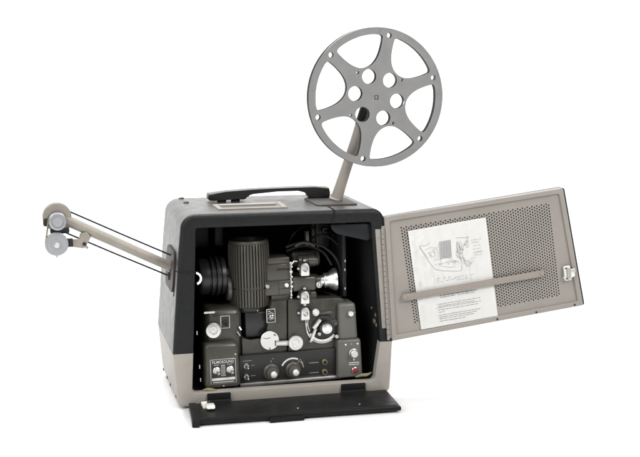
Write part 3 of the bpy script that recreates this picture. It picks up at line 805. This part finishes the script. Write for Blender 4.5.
# three chrome film shoes
for x, z, yy in ((.0422,.2315,.050),(.0402,.1800,.046),(.0395,.1500,.044)):
    bm = NB()
    prism(bm, [(x-.0082,z-.0112),(x-.0066,z-.0128),(x+.0066,z-.0128),(x+.0082,z-.0112),(x+.0078,z+.0045),(x+.0055,z+.0093),(x+.0010,z+.0110),(x-.0042,z+.0096),(x-.0072,z+.0056)], yy-.010, yy, .0014)
    s = build('film_shoe', bm, NICKEL, PJ)
    bm = NB(); lathe(bm, [(.0048,0),(.0048,.0016),(.0040,.0022),(.0033,.0014),(0,.0012)], (x+.0002,yy-.0100,z-.0002), (0,-1,0), 22); build('shoe_screw', bm, STEEL, s)
    bm = NB(); disc(bm, (x,yy+.004,z+.001), (0,-1,0), .0118, .0050, .001, 26); tube(bm, smooth_curve([(x-.0125,yy-.002,z+.002),(x-.0085,yy-.006,z+.0105),(x+.001,yy-.006,z+.0130),(x+.0095,yy-.006,z+.0095),(x+.0125,yy-.002,z+.003)],5), .0009, 8)
    build('sprocket', bm, BLACK, s)
    bm = NB(); disc(bm, (x-.0115,yy-.001,z+.0005), (0,-1,0), .0025, .004, .0005, 12); disc(bm, (x+.0005,yy+.006,z+.0150), (0,-1,0), .0030, .012, .0006, 12); build('stud', bm, STEEL, s)
bm = NB(); box(bm, .036,.0665,.052,.10,.160,.1865,.003); build('shoe_bracket', bm, OLIVE, PJ)

# gear case: hump on the left, two front panels
bm = NB(); box(bm, -.1490,-.0760,.046,.16,.070,.1680,.014,4, tx0=.006)
hump = build('amplifier_hump', bm, OLIVE, PJ)
bm = NB(); prism(bm, [(-.0780,.028),(.0052,.028),(.0078,.1745),(-.0200,.1745),(-.0270,.150),(-.0300,.118),(-.0400,.106),(-.0620,.104),(-.0780,.112)], .0460, .15, .0016)
build('gear_cover', bm, OLIVE, PJ)
bm = NB(); prism(bm, [(.0072,.028),(.1180,.028),(.1200,.160),(.1150,.1700),(.1060,.1725),(.0096,.1755)], .0445, .15, .0018)
cover = build('sound_head_cover', bm, OLIVE, PJ)
bm = NB(); box(bm, -.150,.12,.075,.2,.024,.10,.002); build('chassis', bm, BLACK, PJ)
bm = NB(); prism(bm, rrect(-.146,-.126,.1605,.1640,.0015,3), .046, .048); build('hump_badge', bm, ALU, hump)
bm = NB(); tube(bm, [(-.0868,.044,.1240),(-.0815,.043,.1155)], .0014, 8); tube(bm, [(-.0828,.045,.1320),(-.0795,.043,.1260)], .0020, 8); build('hump_lever', bm, STEEL, hump)
# white knob on the hump
bm = NB(); lathe(bm, [(0,-.004),(.005,-.004),(.005,0),(.0135,0),(.0145,.001),(.0145,.006),(.0130,.0075),(.0075,.0080),(.0066,.0062),(.0040,.0060),(.0036,.0078),(0,.0080)], (-.1305,.0440,.1298), (-.12,-1,.04), 36)
build('threading_knob', bm, SILVER, hump)
# two little bright-framed switch plates
for x, z, w, h, pa_ in ((-.1082,.1432,.0088,.0118,hump),(-.0232,.1485,.0084,.0130,PJ)):
    yf = .0455
    bm = NB(); prism(bm, rrect(x-w,x+w,z-h,z+h,.0012,3), yf-.0018, yf, .0004); sp_ = build('switch_plate', bm, ALU, pa_)
    if pa_ is PJ:
        bm = NB(); prism(bm, rrect(x-w+.0013,x+w-.0013,z-h+.0013,z+h-.0013,.001,3), yf-.0023, yf-.0016); build('plate_face', bm, PLATEK, sp_)
        bm = NB(); disc(bm, (x,yf-.0022,z-.001), (0,-1,0), .0042, .004, .0008, 16); disc(bm, (x,yf-.006,z-.0006), (.1,-1,.5), .0016, .009, .0006, 10); build('toggle', bm, STEEL, sp_)
        bm = NB(); prism(bm, sector(x,z,.0052,.0062,30,150,8), yf-.0026, yf-.0022); prism(bm, rrect(x-.005,x-.001,z+.008,z+.0092,.0004,1), yf-.0026, yf-.0022); prism(bm, sector(x,z-.001,.0055,.0062,200,330,8), yf-.0026, yf-.0022); build('plate_marks', bm, PRINTW, sp_)
    else:
        t = NB(); prism(t, rrect(x-w+.0013,x+w-.0013,z-h+.0013,z+h-.0013,.001,3), yf-.0023, yf-.0016)
        disc(t, (x,yf-.0022,z-.001), (0,-1,0), .0046, .003, .0008, 16)
        disc(t, (x,yf-.005,z-.0006), (.1,-1,-.5), .0018, .009, .0006, 10)
        build('plate_face', t, BLACK, sp_)
# inching dial with link and knob
bm = NB(); lathe(bm, [(0,0),(.0168,0),(.0178,.0008),(.0178,.0036),(.0170,.0044),(0,.0044)], (-.0272,.0445,.1030), (0,-1,0), 40); dial = build('selector_dial', bm, SILVER, PJ)
bm = NB(); yy = .0399
prism(bm, [(-.0395,.1085),(-.0330,.1065),(-.0260,.1082),(-.0260,.1092),(-.0330,.1077),(-.0400,.1098)], yy-.0003, yy)
prism(bm, [(-.0205,.1150),(-.0170,.1145),(-.0155,.1115),(-.0185,.1110)], yy-.0003, yy)
prism(bm, [(-.0290,.0862),(-.0262,.0862),(-.0268,.0905),(-.0285,.0905)], yy-.0003, yy)
prism(bm, [(-.0180,.1025),(-.0115,.1020),(-.0115,.1000),(-.0180,.1005)], yy-.0003, yy)
prism(bm, [(-.0180,.1025),(-.0165,.1025),(-.0165,.0925),(-.0180,.0925)], yy-.0003, yy)
build('dial_marks', bm, INKD, dial)
bm = NB(); prism(bm, [(-.0165,.0935),(.0100,.0915),(.0105,.1010),(-.0160,.1020)], .0362, .0400, .001); build('dial_link', bm, SILVER, dial)
bm = NB(); lathe(bm, [(0,-.003),(.0125,-.003),(.0138,-.001),(.0142,.004),(.0132,.0055),(.0066,.0060),(.0060,.0048),(0,.0046)], (.0196,.0365,.0968), (0,-1,0), 36); build('link_knob', bm, SILVER, dial)

# sound drum group
DCX, DCZ = .0775, .1210
bm = NB(); disc(bm, (DCX-.002,.0448,DCZ), (0,-1,0), .0225, .0030, .001, 40); drum = build('sound_drum', bm, BLACK, PJ)
bm = NB(); lathe(bm, [(0,0),(.0118,0),(.0118,.008),(.0128,.009),(.0128,.012),(0,.012)], (DCX,.042,DCZ-.001), (0,-1,0), 36); build('drum_flywheel', bm, BLACK, drum)
bm = NB(); lathe(bm, [(0,0),(.0098,0),(.0100,.004),(.0092,.0065),(.0060,.0072),(.0050,.0058),(.0040,.0058),(.0034,.0075),(0,.0078)], (DCX,.0300,DCZ-.0005), (0,-1,0), 32); build('drum_cap', bm, CHROME, drum)
bm = NB(); prism(bm, sector(DCX-.004,DCZ+.001,.0245,.0292,205,322,30), .0395, .0440, .0006); prism(bm, sector(DCX-.004,DCZ+.001,.0305,.0318,165,305,30), .0405, .0440, .0003); build('film_guide_arc', bm, NICKEL, drum)
bm = NB(); prism(bm, [(.0655,.1385),(.0700,.1350),(.0620,.1235),(.0565,.1190),(.0520,.1220)], .0330, .0400, .001); prism(bm, [(.0565,.1215),(.0610,.1195),(.0520,.0955),(.0462,.0950)], .0345, .0385, .001); build('drum_lever', bm, NICKEL, drum)
bm = NB(); disc(bm, (.0655,.0400,.1095), (0,-1,0), .0035, .006, .0006, 14); build('stud', bm, STEEL, drum)
bm = NB(); disc(bm, (.0985,.0420,.1020), (0,-1,0), .0038, .008, .0006, 14); build('stud', bm, STEEL, drum)
bm = NB(); tube(bm, smooth_curve([(.0420,.0415,.138),(.0415,.0410,.126),(.0450,.0410,.112),(.0520,.0410,.101)],6), .0010, 8); tube(bm, smooth_curve([(.0455,.0415,.136),(.0450,.0410,.126),(.0485,.0410,.114)],6), .0009, 8); build('guide_wire', bm, NICKEL, drum)
bm = NB(); disc(bm, (.0602,.0450,.1498), (0,-1,0), .0068, .010, .0012, 20); disc(bm, (.0602,.0355,.1498), (0,-1,0), .0040, .002, .0005, 16); build('film_guide_roller', bm, NICKEL, PJ)
bm = NB(); disc(bm, (.0975,.0445,.1265), (0,-1,0), .0066, .0035, .0008, 22); disc(bm, (.0975,.041,.1265), (0,-1,0), .0035, .004, .0005, 14); build('side_plug', bm, OLIVE2, cover)
bm = NB(); box(bm, .0655,.0930,.0385,.046,.1440,.1500,.0025); build('drum_shroud', bm, OLIVE2, cover)

# control panel
bm = NB(); prism(bm, rrect(-.0855,.1075,.0285,.0790,.001,2), .0385, .048, .0006); cp = build('control_panel', bm, PLATEK, PJ)
bm = NB(); box(bm, -.0860,.1080,.0350,.050,.0215,.0282,.0010); build('panel_trim', bm, ALU, cp)
KY = .0385
for x, z in ((-.0262,.0452),(.0150,.0455)):
    bm = NB(); lathe(bm, [(0,0),(.0150,0),(.0152,.0012),(.0140,.003),(.0118,.0042),(.0112,.0120),(.0104,.0132),(.0,.0135)], (x,KY,z), (0,-1,0), 40)
    kb = build('control_knob', bm, FINS, cp)
    bm = NB(); lathe(bm, [(0,0),(.0064,0),(.0066,.001),(.0062,.0085),(.0052,.0096),(0,.0100)], (x+.0005,KY-.0130,z-.0008), (0,-1,0), 28); kc = build('knob_cap', bm, CHROME, cp)
for x, z in ((-.0735,.0600),(-.0738,.0402),(.0745,.0556),(.0742,.0368)):
    left = x < 0
    bm = NB(); disc(bm, (x,KY,z), (0,-1,0), .0058 if left else .0052, .0026, .0007, 6 if left else 24); lathe(bm, [(.0046,0),(.0046,.0042),(.0030,.0044),(.0028,.001),(0,.001)], (x,KY-.0022,z), (0,-1,0), 20)
    build('jack_socket' if not left else 'toggle_switch', bm, STEEL if left else BRASS, cp)
    if not left:
        bm = NB(); disc(bm, (x,KY-.0050,z), (0,-1,0), .0032, .0020, .0003, 18); build('jack_hole', bm, LINING, cp)
    if left:
        bm = NB(); disc(bm, (x,KY-.004,z), (.25,-1,-.35), .0021, .010, .0009, 12); build('toggle_lever', bm, STEEL, cp)
bm = NB()
prism(bm, sector(.0140,.0452,.0202,.0232,62,155,26), KY-.0004, KY+.0002)
build('scale_arc', bm, PRINTW, cp)
bm = NB()
prism(bm, sector(.0140,.0452,.0200,.0216,8,46,10), KY-.0004, KY+.0002)
prism(bm, [(.0278,.0640),(.0292,.0646),(.0250,.0580),(.0238,.0584)], KY-.0004, KY+.0002); prism(bm, [(.0292,.0646),(.0300,.0638),(.0345,.0560),(.0334,.0556)], KY-.0004, KY+.0002)
build('scale_arrow', bm, PRINTG, cp)
for x0, x1, z0, z1 in ((-.0269,-.0259,.0625,.0665),(.0135,.0148,.0590,.0615),(-.0245,-.0212,.0688,.0697)):
    bm = NB(); prism(bm, rrect(x0,x1,z0,z1,.0002,1), KY-.0004, KY+.0002); build('pointer_mark', bm, PRINTG, cp)
def dashes(bm, x0, x1, z, h, y):
    x = x0
    while x < x1:
        w = random.uniform(.0008,.0016); prism(bm, rrect(x,min(x+w,x1),z-h/2,z+h/2,.0002,1), y-.0003, y+.0002); x += w+.0005
for x0, x1, z, h in ((.0455,.0640,.0553,.0015),(.0455,.0640,.0363,.0013),(-.0790,-.0620,.0690,.0012),(-.0640,-.0570,.0600,.0010),(-.0650,-.0560,.0405,.0010)):
    bm = NB(); dashes(bm, x0, x1, z, h, KY); build('panel_lettering', bm, PRINTG, cp)

# left cover box with the name plate
bm = NB(); box(bm, -.1530,-.0865,.0200,.070,.0265,.1085,.0080,5, tx0=.0018, tx1=.0018, ty0=.006)
lb = build('amplifier_box', bm, OLIVE2, PJ)
def tilt(y0, z): return y0 + .006*(z-.0265)/.082
PLX0, PLX1, PLZ0, PLZ1 = -.1418,-.0950,.0355,.0805
th = math.atan(.006/.082)
PXF = Matrix.Translation((0,.02+.006*(.058-.0265)/.082,.058)) @ Matrix.Rotation(-th,4,'X') @ Matrix.Translation((0,-.02,-.058))
bm = NB(); prism(bm, rrect(PLX0,PLX1,PLZ0,PLZ1,.0014,3), .0186, .0202, .0004); npl = build('name_plate', bm, ALU, lb, xf=PXF)
bm = NB(); prism(bm, rrect(PLX0+.0012,PLX1-.0012,PLZ0+.0012,PLZ1-.0012,.0008,2), .0183, .0190); build('plate_face', bm, PLATEK, npl, xf=PXF)
bm = NB(); text_bm(bm, 'FILMOSOUND', .0074, -.1184, .0181, .0750, .0002, .80); build('lettering', bm, PRINTW, npl, xf=PXF)
bm = NB(); prism(bm, rrect(-.1395,-.0975,.0415,.0462,.0005,2), .0180, .0186); prism(bm, rrect(-.1222,-.1148,.0540,.0702,.0006,2), .0180, .0186)
build('white_panel', bm, PRINTG, npl, xf=PXF)
bm = NB(); prism(bm, rrect(-.1395,-.0975,.0422,.0466,.0005,2), .0177, .0182); dashes(bm, -.1375,-.0995,.0389,.0017,.0180)
for z in (.0520,.0502): dashes(bm, -.1225,-.1145,z,.0009,.0180)
dashes(bm, -.1352,-.1255,.0702,.0009,.0182); dashes(bm, -.1110,-.1010,.0702,.0009,.0182)
build('plate_marks', bm, PRINTW, npl, xf=PXF)
bm = NB(); dashes(bm, -.1214,-.1158,.0672,.0014,.0178); dashes(bm, -.1214,-.1158,.0640,.0014,.0178); dashes(bm, -.1214,-.1158,.0608,.0014,.0178); dashes(bm, -.1214,-.1158,.0570,.0014,.0178); build('panel_text', bm, PLATEK, npl, xf=PXF)
for x in (-.1306,-.1058):
    bm = NB(); lathe(bm, [(0,0),(.0064,0),(.0068,.0008),(.0068,.0016),(.0050,.0024),(.0046,.005),(0,.005)], (x,.0184,.0600), (0,-1,0), 24)
    disc(bm, (x,.0140,.0600), (.30,-1,-.55), .0022, .0115, .0009, 12, r2=.0030)
    build('toggle_switch', bm, SILVER, lb, xf=PXF)
for x, z in ((-.1185,.0310),(-.0945,.0870)):
    bm = NB(); screw(bm, x, tilt(.0201,z), z, .0019, .0010); build('screw', bm, STEEL, lb)

# right exciter lamp tower
bm = NB(); box(bm, .0965,.1452,.0250,.085,.0240,.0965,.0045,3, tx0=.0020, tx1=.0020, ty0=.004)
lowt = build('exciter_housing', bm, TOWER, PJ)
bm = NB(); box(bm, .1010,.1385,.0300,.085,.0955,.1640,.0060,4, tx0=.0020, tx1=.0030, ty0=.004)
build('exciter_cover', bm, TOWER, lowt)
bm = NB(); lathe(bm, [(0,0),(.0090,0),(.0092,.001),(.0088,.0035),(.0076,.0042),(.0072,.0102),(.0062,.0112),(0,.0114)], (.1272,.0272,.0705), (0,-1,0), 32); build('tone_knob', bm, ALU, lowt)
bm = NB(); lathe(bm, [(.0060,0),(.0060,.003),(.0044,.0040),(.0042,.0020),(0,.0020)], (.1288,.0258,.0385), (0,-1,0), 24); build('lamp_bezel', bm, STEEL, lowt)
bm = NB(); lathe(bm, [(.0042,0),(.0042,.002),(.0028,.0042),(0,.0050)], (.1288,.0240,.0385), (0,-1,0), 24); build('pilot_lamp', bm, RED, lowt)
bm = NB(); lathe(bm, [(0,0),(.0062,0),(.0065,.001),(.0058,.006),(.0048,.0072),(0,.0075)], (.1240,.0325,.1452), (0,-1,0), 28); build('cover_knob', bm, SILVER, lowt)
bm = NB(); prism(bm, rrect(.1192,.1378,.0482,.0530,.0005,2), .0258, .0272); prism(bm, rrect(.1268,.1296,.0565,.0600,.0006,2), .0260, .0278); build('lamp_label', bm, PRINTW, lowt)
bm = NB(); dashes(bm, .1200,.1372,.0506,.0022,.0258); build('label_text', bm, PLATEK, lowt)
bm = NB()
for x, z in ((.1135,.0868),(.1245,.0875),(.1365,.0872)): screw(bm, x, .0285, z, .0020 if x != .1245 else .001, .001)
build('cover_screw', bm, NICKEL, lowt)
bm = NB(); dashes(bm, .1290,.1345,.1460,.0010,.0335); dashes(bm, .1150,.1175,.1460,.0010,.0335); build('cover_marks', bm, PRINTW, lowt)

# cream felt pads in the lower corners of the opening
bm = NB(); t = smooth_curve([(-.1590,.018,.0262),(-.1500,.014,.0290),(-.1400,.013,.0275),(-.1310,.015,.0258)],5); tube(bm, t, [.0010+.0022*math.sin(PI*i/(len(t)-1)) for i in range(len(t))], 10); build('felt_tab', bm, STRAPM, lining)
bm = NB(); t = smooth_curve([(.1290,.020,.0262),(.1400,.017,.0295),(.1500,.016,.0300),(.1600,.018,.0330)],5); tube(bm, t, [.0010+.0022*math.sin(PI*i/(len(t)-1)) for i in range(len(t))], 10); build('felt_tab', bm, STRAPM, lining)
# bright studs on the inner right wall and back wall
for y, z, r in ((.052,.1480,.0026),(.028,.1390,.0045),(.040,.1250,.0055),(.026,.1205,.0042)):
    bm = NB(); lathe(bm, [(r,0),(r,.002),(r*.6,.0035),(0,.004)], (.1735+(.1480-z)*.02,y,z), (-1,-.25,0), 16); build('wall_stud', bm, BRASS, lining)
for x, z in ((.1247,.2380),(.1240,.2215),(.1238,.1860)):
    bm = NB(); prism(bm, rrect(x-.0010,x+.0010,z-.0024,z+.0024,.0006,2), .063, .066); build('strip_rivet', bm, STEEL, lining)
bm = NB(); box(bm, .1205,.1275,.066,.23,.170,.312,.001); build('wall_strip', bm, RUBBER, lining)
for x, z in ((-.1645,.1340),(-.1620,.0720),(-.1610,.0480)):
    bm = NB(); prism(bm, rrect(x-.0008,x+.0008,z-.0036,z+.0036,.0006,2), .013, .018); build('wall_rivet', bm, STEEL, lining)

XFG = Matrix.Identity(4)
# ------------------------------------------------------------------ camera
cam = bpy.data.cameras.new('camera'); co = bpy.data.objects.new('camera', cam); COL.objects.link(co)
R = Vector((.96976012,-.24405255,.00191416)); U = Vector((.03556550,.14907265,.98818644)); F = Vector((.24145477,.95823572,-.15324456))
co.matrix_world = Matrix(((R.x,U.x,-F.x,-.43104846),(R.y,U.y,-F.y,-1.95903135),(R.z,U.z,-F.z,.62793937),(0,0,0,1)))
cam.sensor_width = 36; cam.lens = 1159.99713/640*36; cam.clip_start = .05; cam.clip_end = 100
SC.camera = co

# ------------------------------------------------------------------ studio light
w = bpy.data.worlds.new('World'); SC.world = w; w.use_nodes = True
bg = w.node_tree.nodes['Background']; bg.inputs['Color'].default_value = (1,1,1,1); bg.inputs['Strength'].default_value = .15
def area(name, loc, target, size, power, sy=None, col=(1,1,1)):
    l = bpy.data.lights.new(name, 'AREA'); l.energy = power; l.size = size; l.color = col
    if sy: l.shape = 'RECTANGLE'; l.size_y = sy
    o = bpy.data.objects.new(name, l); COL.objects.link(o); o.location = loc
    o.rotation_euler = (Vector(target)-Vector(loc)).to_track_quat('-Z','Y').to_euler(); return o
area('overhead_softbox', (0,-.1,2.4), (0,.0,0), 2.6, 46, 2.6)
area('key_softbox', (1.5,-2.3,2.1), (0,0,.25), 1.0, 70, 1.0, (1,.985,.96))
area('fill_softbox', (-2.0,-1.6,1.7), (0,0,.2), 2.0, 56, 1.6)
area('backdrop_lamp', (0,1.3,3.6), (0,3.2,.9), 4.8, 270, .8)
SC.view_settings.view_transform = 'Standard'; SC.view_settings.look = 'None'; SC.view_settings.exposure = 0; SC.view_settings.gamma = 1
SC.cycles.max_bounces = 8
